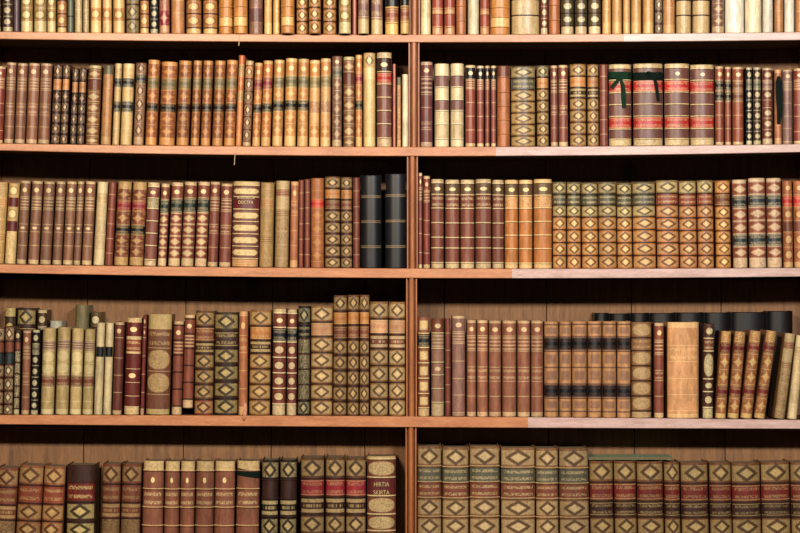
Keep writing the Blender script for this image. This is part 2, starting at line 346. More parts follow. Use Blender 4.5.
# name: (leather, gilt, separator, panels from head to tail: kind+weight[:colour])
# separators: g thin gilt fillet, w broad cream fillet, k dark raised band, l leather raised band, n none
ST = {
 # --- calf with an oval on top and thin rules
 'oval': ('#8b5d44', '#dcc096', 'g', 'c2 e13 h12 p14 t11 p12 p13 c4'),
 'ovalmau': ('#845d46', '#e2cc98', 'g', 'c2 e13 h12 p14 e7 p13 p14 c4'),
 'ovalred': ('#814837', '#e8d09c', 'g', 'c2 e12 h12 p13 t8 p13 p14 c4'),
 'ovalrust': ('#935f47', '#e4c99a', 'g', 'c2 e12 h14 p15 t13 p14 p15 c4'),
 'ovalslim': ('#7e3a2c', '#e8cf9a', 'g', 'c2 e10 h10 p16 p12 p16 p10 c3'),
 'plainmau': ('#876458', '#d7bd92', 'g', 'c2 e14 h12 p18 p18 p17 p18 h4'),
 'plainslim':('#7a3e2c', '#d9b98a', 'g', 'p12 p14 p14 p14 p14 p12'),
 'purple':   ('#6d3a37', '#d8bb95', 'g', 'c3 e13 h20 p14 p16 t8 p14 c5'),
 # --- cream roll and broad fillets
 'fillet': ('#7f4a39', '#efdba8', 'w', 'c3 e10:umb t12 p13 p13 p9 p13 c5'),
 'filletor': ('#b5743c', '#f0d69a', 'w', 'c3 e12:umb s12 p13 p13 p13 p14 c5'),
 'redcre': ('#8a4634', '#f0d9a6', 'g', 'c2 e11:blk h9 p13 p13 p13 p13 c3'),
 'big_red': ('#6b4339', '#ead398', 'w', 'c4 E12 L13:red p12 p12 L13:red p10 c7'),
 'maubig':   ('#7a4d43', '#e6cf9c', 'w', 'c5 e14:dbr L12:red p13 p13 p13 p14 c9'),
 'dotcre':   ('#7c4a3d', '#ead6a4', 'w', 'c4 e11 s10:gg p12 p12 p12 p14 c6'),
 # --- diced and diamond bindings
 'diced': ('#b47638', '#ecd08c', 'k', 'D12 L11:brn D11 D11 D11 D11 D12'),
 'diced_gr': ('#b5763a', '#ecd394', 'k', 'd11:gg t9:gyg d10:oli D11 D11 D11 D12'),
 'diced_rd': ('#a9693a', '#e3cb92', 'k', 'd12:oli t10:rbr D11 D11 D11 D11 D12'),
 'diced_or': ('#96692f', '#dfc88a', 'k', 'd12:gg L11:org d11 d11 d11 d11 d12'),
 'diced_dk': ('#6a482a', '#d2b478', 'k', 'd12 L11:brn b8:dbr d11 d11 d11 d12:rbr'),
 'diced_bk': ('#33241a', '#d0b878', 'k', 'd14 L12:dbr d12 d12 d12 d13'),
 'diced_pk': ('#8c683c', '#dcc694', 'k', 'd14 L12:pnk b11:brn d13 d13 d13 d14'),
 'diced_pw': ('#86603a', '#d8c08a', 'k', 'd14 L12:pnk d13 d13 d13 d13 d14'),
 'diced_tl': ('#6e4a2e', '#d2b67c', 'k', 'd11 L9:org L9:brn d10 d10 d10 d10 d10'),
 'diced_oc': ('#94683a', '#dcc082', 'k', 'd13 L11:org b10:dbr d12 d12 d12 d13'),
 'diced_wd': ('#8f6a3a', '#d2b97c', 'k', 'd12:gg t11:gyg d11 d11 d11 d11 d11'),
 'tall_dk': ('#7d5a3a', '#cdb888', 'l', 'd18 t13:gyg t13:brn d16 d16 d16 d16'),
 'tall_red': ('#6e4a2e', '#c2ac74', 'k', 'd19 L16:drd L13:dbr d16 d16 d16'),
 'tall_tom': ('#5e4028', '#c9b07a', 'k', 'd18 L15:crim b14:dbr d16 d16 d16'),
 'tall_bk': ('#1c1612', '#d0b984', 'k', 'd18 p16:dbr b15 d16 d16 d16'),
 'tall_or': ('#8a5636', '#c6aa70', 'k', 'd18 t16:rbr d15 D15 D15 D15'),
 'tall_br': ('#5a3628', '#b59c68', 'k', 'd15:brn t13:brn b11:brn s13 s13 s13'),
 'blackred': ('#3a2620', '#e0cb86', 'k', 'p16:dbr t17:drd d17 d15 d15 d15'),
 'wide_oval': ('#6f4130', '#d8c48c', 'w', 'c2 m18 p18:mar m18 m16 m16 m16 p8'),
 'ladder':   ('#7d5138', '#e0c391', 'l', 'c4 D11:org D11 D11 D11 D11 D11 c4'),
 'lozenge':  ('#834a33', '#ecd7a4', 'g', 'c3 o10 t9:grn o11 o11 o11 o11 c6'),
 'loz_lab':  ('#7e4634', '#ead3a0', 'g', 'c3 e12 L14:grn o11 o11 o11 o11 c7'),
 'bigloz': ('#6d4038', '#dcc88e', 'w', 'c4 O12 p13:mar O13 O13 O13 O13 h9:tan'),
 'loz_two':  ('#8b4f38', '#efd9b0', 'g', 'c3 o14 L13:gbl o14 o14 L13:gbl o13 c10'),
 'greenloz': ('#8d5b39', '#e8d69c', 'l', 'c3:oli o10 p11:brn o11 o11 o11 o11 o8'),
 'brwide':   ('#8b4a34', '#e9d7a2', 'g', 'c4:oli o11 t10 o13 o13 o12 o12 o10'),
 'orn':      ('#7f5846', '#e0c692', 'g', 'e10 L10:gyg f11 f11 f11 f11 f11 c6'),
 # --- two labels
 'tan_two': ('#b06c38', '#dda75e', 'g', 'c4 f13:brq L13:gg f13:brq L10:blk f13:brq f13:brq c8'),
 'hon_two':  ('#c4894a', '#efd08c', 'g', 'c3 e13 L12:gg f11 L11:blk f12 f12 c10'),
 'or_two':   ('#c27a3c', '#efca80', 'g', 'c3 e13 L13:crim f13 L10:blk f13 f12 c9'),
 'cre_two':  ('#caa364', '#efdca6', 'g', 'c4 s10 L10:blu s13 L12:blu s16 s17'),
 'or_lab':   ('#c18446', '#efd195', 'g', 'c3 e13 L12:oli s12 s12:rbr s12 f12 c9'),
 'mau_two': ('#b98a5c', '#7c5c54', 'w', 'p2 q10 L12:blk q14 q14 L12:blk q11 p5'),
 'br_redblu': ('#80482f', '#e0bf7c', 'g', 'c8 f12 L12:crim f14 L11:blk f12 f12 c9'),
 'redblk':   ('#8f4a30', '#ecd29c', 'g', 'c2 e12 L11:blk L11:blk p14 p14 p14 c3'),
 'redbrn':   ('#954f32', '#ecd29c', 'g', 'c2 e12 L11:brn L11:brn p14 p14 p14 c3'),
 'cre_mau': ('#c4ae84', '#e6d8b0', 'w', 'c12 p11:mau s12 p10:mau s13 p14 c8'),
 'cre_red': ('#b09a68', '#ddd0a0', 'g', 'p12 h10:mau m12 m12 L12:brn p14 p8 c5'),
 'ros_mau':  ('#763f33', '#ecd9a8', 'w', 'c3 e11 L11:blu r12 r12 r12 r12 c9'),
 'cre_mar':  ('#b99a62', '#eedba6', 'n', 'r14 p9:mar r14 p10:mar s16 s16'),
 'cre_marks':('#c3a878', '#e8d8ac', 'g', 'c10 t9 s14 s14 s14 c14'),
 # --- scroll tooled
 'scroll':   ('#a7683a', '#deb878', 'g', 'p10:gg s14 s18 s16 s16 c8'),
 'scr_pale': ('#9c7440', '#d8be82', 'g', 's6 s9 h9:tan s12 s13 h9 s13 s9'),
 'scr_pale2': ('#8d6840', '#d6c190', 'g', 'c8 h7:rbr c12 h8 s13 s13 s13 s9'),
 'cre_pale': ('#caa66a', '#e6d19a', 'g', 'D14 c10 s12 s14 s14 s14 c9'),
 'honey':    ('#c08644', '#ecca82', 'g', 's10 L9:pnk s12 s12 s12 s12 c10'),
 'honeyr':   ('#c48c4c', '#eed292', 'g', 'r11 L10:brn r10 r10 c7 r10 c9'),
 'honeyb':   ('#bd7f3c', '#eac782', 'l', 'p11 L10:brn p12 c6 p12 p7 c7 p6'),
 'oliver':   ('#a3834c', '#e6d6a0', 'g', 'r11 L9:brn r11 r11 r11 r11 c9'),
 'spotted':  ('#a08048', '#e8dcae', 'g', 's11 L9:brn s11 s11 s11 s11 s11'),
 'olivedia': ('#8a7448', '#cbb984', 'k', 'D12 L10:brn D11 D11 D11 D11'),
 'dkros':    ('#5c4c2c', '#f0e4b6', 'k', 'r12 L10:brn r11 r11 r11 r10 c7:org'),
 'dkros2':   ('#4d3423', '#e8d8a8', 'g', 'c2 r11 L10:gyg r11 r11 r11 r11 r10 c4'),
 'dkros3':   ('#211c19', '#e3d7ac', 'g', 'c2 r11 L10:gyg r11 r11 r11 r11 r10 c4'),
 'dkros4':   ('#7a4028', '#eddcae', 'g', 'c2 r11 L10:mau r11 p8 r11 r12 r10 c6'),
 'dark_or':  ('#4a2a1c', '#d9b98a', 'k', 'D14 L12:org f10 D10 D10 D10 D10'),
 'brdia':    ('#86583c', '#d9ba8c', 'g', 'D11 L10:gbl D13 D13 D13 D13 c8'),
 'orslim':   ('#b5642f', '#dba763', 'g', 'p8 s10:oli f12 s9:oli s14 s14 s10'),
 'orange': ('#a9683c', '#d9a566', 'l', 'p12:brn p15 p14 p14 p14 p14'),
 'or_red': ('#ac6a3c', '#d39e60', 'g', 'p12 p8 L9:red f13 f13 f13 f12 p6'),
 'or_lean': ('#94603a', '#dec27e', 'g', 's9 L11:drd f13 f13 L12:drd f13 c4'),
 'ora_red':  ('#a9683c', '#e6c288', 'g', 'e13 L12:red r12 p10:brn r14 r14 c5'),
 'tanred':   ('#a86a44', '#e0b67e', 'g', 'c3 e14 t12 p13 p13 p13 c6'),
 'brn_cream':('#87543a', '#e6cf94', 'w', 'q15 L12:blu q13 q13 q13 q12 c7'),
 'mau_base': ('#97705c', '#d8c596', 'w', 'e15:brn h15 p13 e12 p13 p13 c14'),
 'orn_oli': ('#946b46', '#d8be8a', 'k', 'm14 t11 m13 m13 m13 m13 c6'),
 'dk_oval':  ('#4c2e22', '#e3d5a2', 'w', 'r14 t11:brn m26 r11 r14 c10'),
 'blk_tool': ('#1d1b1a', '#b9ab7c', 'k', 'd14 t10 s11 s11 s11 s11 d12'),
 'dk_slim':  ('#3b2a1e', '#d8cb9c', 'k', 'r12 p8:brn s12 s11 s12 s11 s11 c6'),
 'dk_slim2': ('#6d4a34', '#ddd0a4', 'k', 'D14 p10:brn p10:gbl D12 D12 D12 D10'),
 'mar_big': ('#642822', '#efd79c', 'g', 'c4 e14 c2:gyg t12:rbr c1 p15 e13 p13 p10 c8'),
 'mar_slim': ('#6d2a22', '#d9b88c', 'g', 'e12 e10 p18 p18 p18 p16 c6'),
 'brmedal':  ('#6f452f', '#cdb37c', 'g', 'c14:oli t18 m22 m22 p14 c5:oli'),
 'brmoire':  ('#65352a', '#dcc091', 'g', 'c2 e13 p20 p17 p17 p18 c4'),
 'rulered': ('#7f4634', '#e2ca98', 'k', 'c3 e13 h13 p15 p15 p15 c8'),
 'cap_dot': ('#80503c', '#e0cb92', 'l', 'c9 E17 t17 p17 p17 p17 c9'),
 'cap_dotg': ('#80503c', '#e0cb92', 'l', 'c9 p17 t17 p17 p17 p17 c9'),
 'blackq': ('#14161b', '#8d7654', 'W', 'p17 p19 p19 p17'),
 'blackp': ('#0d0e10', '#3a3a3a', 'n', 'p3 p18 p18 p18'),
 'cloth':    ('#cf9a68', '#ecc88f', 'g', 'c5 p18 t16 p17 p16 p16 p3 c4'),
 'vellum':   ('#d9ccaa', '#b8a67e', 'n', 'p30 p40 p30'),
 'vellab':   ('#cdbb90', '#e8dab0', 'n', 'p26 p11:blk p63'),
 'white':    ('#e0d8c4', '#b8a67e', 'n', 'p30 p40 p30'),
 'pinkslim': ('#c66f57', '#d98f70', 'n', 'p40 p60'),
 'crimA':    ('#96283a', '#e8c995', 'g', 's12 s12 s12 s12 f12 c6'),
 'purpA':    ('#6f4743', '#c99a72', 'g', 's14 p14 r14 s14 p14 s12'),
 'mauA':     ('#b58a58', '#e8cf94', 'g', 's12 L12:crim s12 c8 L22:mau c13'),
 'blktopA':  ('#b9803f', '#ecc878', 'w', 'p18 L12:blk p14 L12:rbr p18 p14:blk L22:rbr c18'),
 'bandA':    ('#b07844', '#e9cd88', 'k', 'r14 L12:brn r14 r14 r14 r14 c6'),
 'redA':     ('#97452f', '#dfae76', 'w', 'p14 L10:blk p14 p14 p14 c4 p14 c8'),
 'marbled':  ('#b58d58', '#d9d3a6', 'k', 's14 L12:brn s14 s14 s14 s18'),
 'greenslim':('#5d6350', '#a8ac86', 'k', 'p14 p14 p14 p14 p14'),
 'plumslim': ('#54404a', '#8f7f86', 'n', 'p50 p50'),
 'tanplain': ('#b27d4c', '#dcb57a', 'g', 'p14 L12:rbr p14 p14 p14 p24'),
 'grey':     ('#a9a796', '#8f8a76', 'n', 'p40 p60'),
 'gtop':     ('#6c6a58', '#b4ab84', 'g', 'p36:gg p30:dbr p40'),
 'black_or': ('#3a2e1d', '#cdbb78', 'k', 'c8 r18 s16 s16 s16 s16'),
 'fol_red':  ('#8a4838', '#d9b88a', 'g', 'p16 p16 p16 p16 p16'),
}

EDGE = simple('aged_page_edges', '#6b583c', 0.85, 0.3, 300, (1, 1, 0.15))
BAND = {}
ALLSP = []
KIND_NAME = {'vellum': 'vellum_book', 'vellab': 'vellum_book', 'white': 'vellum_book', 'pinkslim': 'pamphlet', 'cloth': 'cloth_bound_book',
             'blackq': 'quarto_volume', 'big_red': 'quarto_volume'}

def spine_prof(w, b, n=13, a=math.radians(84), k=1.0, grow=0.0):
    out = []
    for i in range(n):
        t = -1 + 2 * i / (n - 1)
        x = (w / 2 + grow) * math.sin(t * a * k) / math.sin(a); y = b * (1 - math.cos(t * a * k)) / (1 - math.cos(a)) - grow
        out.append((x, y))
    return out

def make_book(style, w, h, d, loc, lean, label, group, name=None, title=None, slot_n=9):
    base, gilt, sep, spec = ST[style]
    root = empty(name or KIND_NAME.get(style, 'leather_bound_book'), loc, (0, lean, 0))
    tag(root, label, 'book', group)
    b = min(0.45 * w, 0.0155)
    mats = []; idx = {}
    def slot(kind, col):
        key = (kind, col)
        if key not in idx: idx[key] = len(mats); mats.append(leather(kind, col, gilt))
        return idx[key]
    P = []
    for tok in spec.split():
        col = base
        if ':' in tok: tok, cn = tok.split(':'); col = C[cn]
        P.append((tok[0], float(tok[1:]), col))
    sh = {'W': 0.0052, 'g': 0.0011, 'w': 0.0036, 'k': 0.0034, 'l': 0.0034, 'n': 0.0}[sep] * min(1.25, max(0.75, h / 0.21))
    tot = sum(p[1] for p in P); usable = h - sh * (len(P) - 1)
    mb = MB()
    prof = spine_prof(w, b)
    def ring(z, o):
        return [(x * (1 + o * 1.2 / w), y - o, z) for x, y in prof]
    z = h; labels = []
    for i, (kd, wt, col) in enumerate(P):
        ph = usable * wt / tot; z0 = z - ph
        if kd == 'L':
            labels.append((z0, z, col)); kk = slot('p', base)
        else: kk = slot(kd, col)
        ztop, zbot = z, z0
        if i == 0:      # rolled head cap
            e = min(0.0018, ph * 0.3); mb.strip([ring(z - e, 0), ring(z, -0.0016)], kk, 0.9, 1.0); ztop = z - e
        if i == len(P) - 1:
            e = min(0.0018, ph * 0.3); mb.strip([ring(z0, -0.0014), ring(z0 + e, 0)], kk, 0.0, 0.1); zbot = z0 + e
        mb.strip([ring(zbot, 0), ring(ztop, 0)], kk, 0.0, 1.0)
        z = z0
        if i < len(P) - 1 and sh > 0:
            z1 = z - sh
            if sep == 'g': mb.strip([ring(z1, 0.0), ring(z, 0.0)], slot('w', base), 0, 1)
            elif sep == 'W':
                k = slot('w', base); kd_ = slot('p', base)
                for q0, q1, kk_ in ((0, .32, k), (.32, .62, kd_), (.62, 1, k)):
                    mb.strip([ring(z - sh*q1, 0.0009), ring(z - sh*q0, 0.0009)], kk_)
            elif sep == 'w':
                k = slot('w', base); kd_ = slot('p', C['dbr']); mb.strip([ring(z - sh*0.25, 0.0009), ring(z, 0)], k); mb.strip([ring(z1 + sh*0.35, 0.0009), ring(z - sh*0.25, 0.0009)], k); mb.strip([ring(z1, 0), ring(z1 + sh*0.35, 0.0009)], kd_)
            else:
                o = 0.0026; kb = slot('p', C['dbr'] if sep == 'k' else base); kg = slot('w', base)
                mb.strip([ring(z - sh*0.28, o), ring(z, 0)], kg if sep == 'l' else kb)
                mb.strip([ring(z1 + sh*0.28, o), ring(z - sh*0.28, o)], kb)
                mb.strip([ring(z1, 0), ring(z1 + sh*0.28, o)], kb)
            z = z1
    kp = slot('p', base)
    top = [(x, y, h - 0.0016) for x, y in prof]; bot = [(x, y, 0.0016) for x, y in reversed(prof)]
    mb.poly(top, kp); mb.poly(bot, kp)
    t = min(0.0026, w * 0.18)
    for sx in (-1, 1):
        xa, xb = sorted((sx * w / 2, sx * (w / 2 - t)))
        mb.box(xa, xb, b - 0.0006, d, 0.0, h - 0.0004, kp)
    mb.build('binding', mats, root)
    pm = MB(); pm.box(-w/2 + t, w/2 - t, b, d - 0.004, 0.003, h - 0.0035)
    pm.build('page_block', [EDGE], root)
    for (z0, z1, col) in labels:
        lm = MB(); g = 0.0004; pr = spine_prof(w, b, 13, math.radians(84), 0.94, g)
        e = (z1 - z0) * 0.03
        A = [(x, y, z0 + e) for x, y in pr]; B2 = [(x, y, z1 - e) for x, y in pr]
        lm.strip([A, B2], 0)
        inner = spine_prof(w, b, 13, math.radians(84), 0.94, 0.0)
        A0 = [(x, y, z0 + e) for x, y in inner]; B0 = [(x, y, z1 - e) for x, y in inner]
        lm.strip([B2, B0], 1); lm.strip([A0, A], 1)
        lm.build('title_label', [leather('L', col, gilt), leather('p', col, gilt)], root)
    if title:
        for k, txt in enumerate(title['lines']):
            cu = bpy.data.curves.new('title_lettering', 'FONT'); cu.body = txt; cu.align_x = 'CENTER'; cu.align_y = 'CENTER'
            cu.size = title['size']; cu.extrude = 0.0002; cu.space_character = 1.0
            cu.materials.append(leather('w', base, gilt))
            to = bpy.data.objects.new('title_lettering', cu); COL.objects.link(to); to.parent = root
            dg = bpy.context.evaluated_depsgraph_get(); tm = bpy.data.meshes.new_from_object(to.evaluated_get(dg))
            bpy.data.objects.remove(to); to = bpy.data.objects.new('title_lettering', tm); COL.objects.link(to); to.parent = root
            to.rotation_euler = (math.pi/2, 0, 0); to.location = (0, -0.0013, h - title['top'] - k * title['step']); to.scale = (title.get('sx', 1), 1, 1)
    return root

# ------------------------------------------------------------------ the books, shelf by shelf
LEAN = {
 'A': [(0, 0), (800, 0)],
 'B': [(0, 2.3), (255, 2.2), (300, 1.0), (330, .4), (345, 0), (500, 0), (530, -.3), (800, -.2)],
 'C': [(0, 3.2), (110, 2.9), (200, 2.6), (232, 1.3), (290, 1), (312, 0), (540, 0), (600, -.6), (660, -1.0), (800, -.9)],
 'D': [(0, 1.2), (90, 2), (190, 1.5), (212, .5), (235, .2), (262, 1.0), (300, .4), (340, .3), (400, 0), (800, 0)],
 'E': [(0, 3.4), (63, 3), (66, .6), (100, .8), (122, 1.8), (142, 1.3), (258, 1), (300, .2), (400, 0), (500, 0), (560, -.5), (615, -1.1), (800, -1.3)],
}
NAMES = {'A': 'top shelf', 'B': 'second shelf', 'C': 'third shelf', 'D': 'fourth shelf', 'E': 'bottom shelf'}
def interp(tab, x):
    for (a, u), (b, v) in zip(tab[:-1], tab[1:]):
        if x <= b: return u + (v - u) * max(0, x - a) / (b - a)
    return tab[-1][1]
NUM = ['zero', 'one', 'two', 'three', 'four', 'five', 'six', 'seven', 'eight', 'nine', 'ten']
ORD = ['', 'first', 'second', 'third', 'fourth', 'fifth', 'sixth', 'seventh', 'eighth', 'ninth', 'tenth']
BOOKS = {}
def bay(row, side, depth, text, titles=None):
    """lines: style | look | x0 x1 top [key=value ...] ; x0 x1 top ... (pixels at the base, or at y=520 on the bottom shelf)"""
    items = []
    for ln in text.strip().splitlines():
        ln = ln.strip()
        if not ln: continue
        st, look, spec = [a.strip() for a in ln.split('|')]
        L = spec.split(';'); n = len(L)
        for i, sp in enumerate(L):
            tk = sp.split(); opt = {}
            for kv in tk[3:]:
                k, v = kv.split('='); opt[k] = float(v) if k != 'st' else v
            x0, x1, top = map(float, tk[:3])
            if n == 1: label = '%s, %s' % (look, NAMES[row])
            else:
                k = (n - i) if side == 'L' else i + 1
                label = '%s from the divider of %s %s, %s' % (ORD[k], NUM[n], look, NAMES[row])
            if len(label.split()) > 16: label = label.rsplit(', ', 1)[0]
            if len(label.split()) > 16: print('LONG', label)
            if opt.get('y', 0) > 0.05:
                kk = (DIST + opt['y']) / DIST; x0, x1 = [400 + (v - 400) * kk for v in (x0, x1)]; top = 266.5 + (top - 266.5) * kk
            items.append(dict(st=opt.get('st', st), x0=x0, x1=x1, top=top, label=label, **{k: v for k, v in opt.items() if k != 'st'}))
    for it in items:
        xc = (it['x0'] + it['x1']) / 2
        it['lean'] = math.radians(it.get('lean', interp(LEAN[row], xc)))
        if row == 'E':
            sh = -55 * math.tan(it['lean']); it['x0'] += sh; it['x1'] += sh
        it['zb'] = max(Z(shelf_y(row, it['x0'])), Z(shelf_y(row, it['x1']))) + 0.0003 + it.get('up', 0) * S
        kx = (DIST + 0.012) / DIST; it['a'] = X(it['x0']) * kx + 0.0007; it['b'] = X(it['x1']) * kx - 0.0007
        if side == 'L': it['b'] = min(it['b'], X(ux[row]) - 0.0139)
        else: it['a'] = max(it['a'], X(ux[row]) + 0.0139)
        it['h'] = (Z(it['top']) - it['zb']) / math.cos(it['lean'])
        if it['lean'] > 0: it['h'] -= 0
    if True:
        for p, nx in zip(items[:-1], items[1:]):
            hh = min(p['h'], nx['h'])
            for zt in (0, hh):
                ov = (p['b'] + zt * math.tan(p['lean'])) - (nx['a'] + zt * math.tan(nx['lean'])) + 0.0018
                if ov > 0: p['b'] -= ov / 2; nx['a'] += ov / 2
    for it in items:
        c, s = math.cos(it['lean']), math.sin(it['lean'])
        w = (it['b'] - it['a']) * c
        # pivot on the lower corner
        xm = (it['a'] + it['b']) / 2
        lift = abs(math.sin(it['lean'])) * w / 2
        d = it.get('d', depth * (0.9 + 0.2 * rnd.random()))
        yf = it.get('y', 0.0035 + 0.003 * rnd.random())
        nm = None
        r = make_book(it['st'], w, it['h'] - lift * 0.5, d, (xm, yf, it['zb'] + lift), it['lean'], it['label'],
                      'books on the ' + NAMES[row], nm, (titles or {}).get(int(it['x0'] + 0.5)) if titles else None)
        BOOKS[(row, side, round((it['x0'] + it['x1']) / 2))] = (r, w, it['h'], it)

# top shelf: heads are cut off by the frame
bay('A', 'L', 0.13, '''
dkros2 | dark brown end books with pale tooling | -7 1 -55 ; 2.5 12.8 -58
plumslim | thin plum-dark book between tooled volumes | 13.6 19.6 -52
oliver | olive-tan books with pale rosettes | 20.5 32.4 -57 ; 33.5 46.4 -57 ; 47.2 55.8 -56
bandA | brown book with black band | 57 66.4 -50
greenslim | slim dull green book with one dark band | 67.5 73.6 -52
spotted | slim tan books speckled with gilt | 74.5 82.2 -48 ; 83 89.2 -46
honeyr | honey-coloured books with pale round rosettes | 90.4 101.2 -58 ; 102.4 111.7 -58 ; 113 124.4 -57
olivedia | olive book with dark diamond tooling | 126 138.7 -55
bandA | narrow tan book crossed by a black band | 140 148.8 -52
dkros3 | narrow blackish tooled book beside the crimson one | 150.4 158.2 -50
crimA | crimson book with gilt spots | 159.2 169.5 -53
tanplain | plain tan calf book beside the crimson one | 171 184 -48
bandA | tan books with black band over gilt rosette | 186 200.8 -55 ; 203 217 -55
honeyb | wide honey books with raised bands, cord hanging below | 218.5 232.8 -60 ; 233.7 247.6 -60 y=-0.008
purpA | purplish brown marbled calf book | 249 262.6 -50
honey | narrow honey gilt books side by side | 264 272 -52 ; 273 280.2 -52
honeyb | honey banded book jutting over the shelf edge | 281.4 294.6 -58 y=-0.022
diced | diced brown books with black bands | 296.2 308.2 -56 ; 309.2 321 -56 y=-0.022 ; 322.6 336.5 -56
oliver | dull tan book with rosettes jutting past the edge | 339 351.2 -55 y=-0.022
pinkslim | very thin orange book with pale tail | 352.4 357 -40
mauA | tan books with low mauve label | 358 369.2 -54 y=-0.020 ; 370.6 382.8 -55
blktopA | black-banded books with russet label and cream tail | 385 399 -57 ; 400.4 409.2 -57 y=-0.014
''')
bay('A', 'R', 0.13, '''
cre_marks | pale cream-yellow book touching the divider | 420.4 431 -54
redA | reddish calf books with one gilt band | 432 443.2 -56 ; 444.2 455.2 -56
orange | smooth pinkish tan book beside the vellum one | 456 466.3 -52
vellum | plain cream vellum book between two russet ones | 467.8 479.2 -50
redA | narrow red-brown book between vellum and wide honey volumes | 480 489.6 -52
honeyb | wide honey calf book with dark band | 490.3 510.2 -60
marbled | widest marbled green and cream book with black band | 511.8 539.6 -62
dkros4 | slim red book with pale dots | 540.6 547.8 -48
orange | bright orange calf book with gilt band | 548.7 560.2 -54
dkros | dark olive books with pale round rosettes | 561.2 573.9 -56 ; 575.2 587.2 -56 ; 588.6 600.8 -56
honey | honey books with faint mauve tooling | 602.4 611.2 -54 ; 612 622 -54 ; 623 630.2 -54 ; 631.2 641.4 -54 ; 643 653.9 -54
dk_slim2 | slim brown book with small pale dots | 655 662.3 -50
scroll | honey book with pale strip down one edge | 663 675.2 -56
marbled | tan gilt-speckled books with a raised band | 676.4 691.6 -58 ; 693 710.2 -58
orn | russet tooled book beside the white volumes | 712 724.6 -54
white | widest cream-white vellum book | 725.4 744.6 -60
vellum | foxed cream vellum book next to the widest white one | 745.4 762.2 -58
white | narrow white vellum book beside tan calf | 763 773.2 -55
tanplain | narrow tan calf book between two white ones | 774.6 783.6 -52
white | grey-white vellum book at the shelf end | 784.5 794.6 -54
tanplain | tan calf book closing the row at the side panel | 795.5 806 -50
''')
# second shelf
bay('B', 'L', 0.14, '''
ovalslim | red-brown book against the side panel | -9 2.6 66
oval | faded mauve-brown books with gilt rules and oval | 3.6 13.2 62.2 ; 14.2 24.5 63 ; 25.3 36.6 62.9 ; 37.4 49 63.2
dark_or | dark tooled books with orange labels | 51 59.2 64 ; 60.3 67.2 64 ; 69.8 75.8 67.5 ; 76.8 83.8 67.5
greenloz | red-brown book with wide pale lozenges and green head | 85.2 98.4 65.2
scroll | tan scroll-tooled book with grey-green head | 100.4 110.5 64.8
cre_two | cream calf books with two blue-black labels | 112.2 118.9 63.2 ; 119.8 131.2 63.2
brdia | brown book with column of large diamonds, blue-grey label | 133.2 143.2 62.5
tan_two | tan books with flowers, grey-green and black labels | 145 156.2 59.6 ; 158.3 174 61.4 ; 175.8 188.2 60.3 ; 190.4 198.8 60.3 ; 200.3 209.8 60.3 ; 211.8 222.2 60.3 ; 223.6 234.6 59.8
orslim | slim orange book standing taller than its neighbours, cord below | 235.4 241.5 54.9
ladder | brown book with ladder of pale diamonds | 242.3 250.6 60.3
or_two | orange books with red and black labels | 251.8 259.8 62.5 ; 260.6 270.2 60.3
hon_two | honey books with two dark labels | 271.8 282.2 59.6 ; 283.8 295.5 58 ; 296.8 307.7 58.5
or_lab | honey-orange books with faded olive labels | 308.6 319.2 59.8 ; 319.9 330.3 58
orn | mauve-brown ornate book beside green-banded one | 331.8 341.8 55.8
greenloz | brown book with green head bands and wide lozenges | 343.3 354.6 56.4
or_two | slim orange book with black label near the head | 355.4 362.3 54.6
cre_pale | pale tan book with cream panel near the head | 363.3 375.4 52.4
maubig | big mauve-brown book with red label and cream fillets | 376.6 391.8 52
pinkslim | very thin pink-red pamphlet | 392.7 395.8 63.6
scroll | short slim tan book with dark bands | 396.6 401.2 76.7
vellum | short plain cream vellum book touching the divider | 402 408.7 73.8 d=0.11
''')
bay('B', 'R', 0.14, '''
purple | glossy maroon book touching the divider | 420.2 432.7 61.4
cre_mau | cream calf books with mauve-brown labels | 434.6 449.2 63.2 ; 450.6 464 63
redcre | red-brown books with black head panel and cream rules | 465.4 475.6 64.8 ; 476.7 484 65.4 ; 484.9 489.7 65.4 ; 490.7 496.2 65.4
orange | bright orange book with brown head | 497 510.2 65.4
diced | widest tan book with black bands and green head | 511.4 535.5 66 st=diced_wd
diced_or | green-headed tan book with black bands and orange label | 537.2 549 65.2
ovalred | slim red-mauve books with pale oval heads | 550.8 558 65.2 ; 558.7 568.2 64.8
diced_oc | cream-tan diamond-tooled books with plain orange panel | 570.4 586.6 63.6 ; 587.8 599 63.9
plainslim | slim plain dark red book before the red-labelled quartos | 599.8 608.2 63.9
big_red | large quartos with bright red labels | 609.2 631.8 63.9 ; 633.8 663.3 63.2 ; 665 690 63.2 ; 690.8 714.6 64.3
redblk | red-brown books with paired black labels | 715.5 724 65.9 ; 724.9 731.3 66.5
redbrn | russet book with two brown labels | 732.9 744 66.5
dkros3 | black book with column of pale rosettes | 746.1 752.3 67
dkros2 | dark brown book with pale rosettes | 753.3 761.3 67
dkros4 | chestnut book with pale rosettes and gilt bands | 762.4 772.8 67.5
tanred | pinkish tan book with a dark ribbon hanging down | 774.5 781.8 69.3
plainmau | mauve-brown gilt-ruled book beside the ribboned one | 782.7 793 69.3
ovalslim | red-brown book closing the row by the side panel | 794 806 68
''')
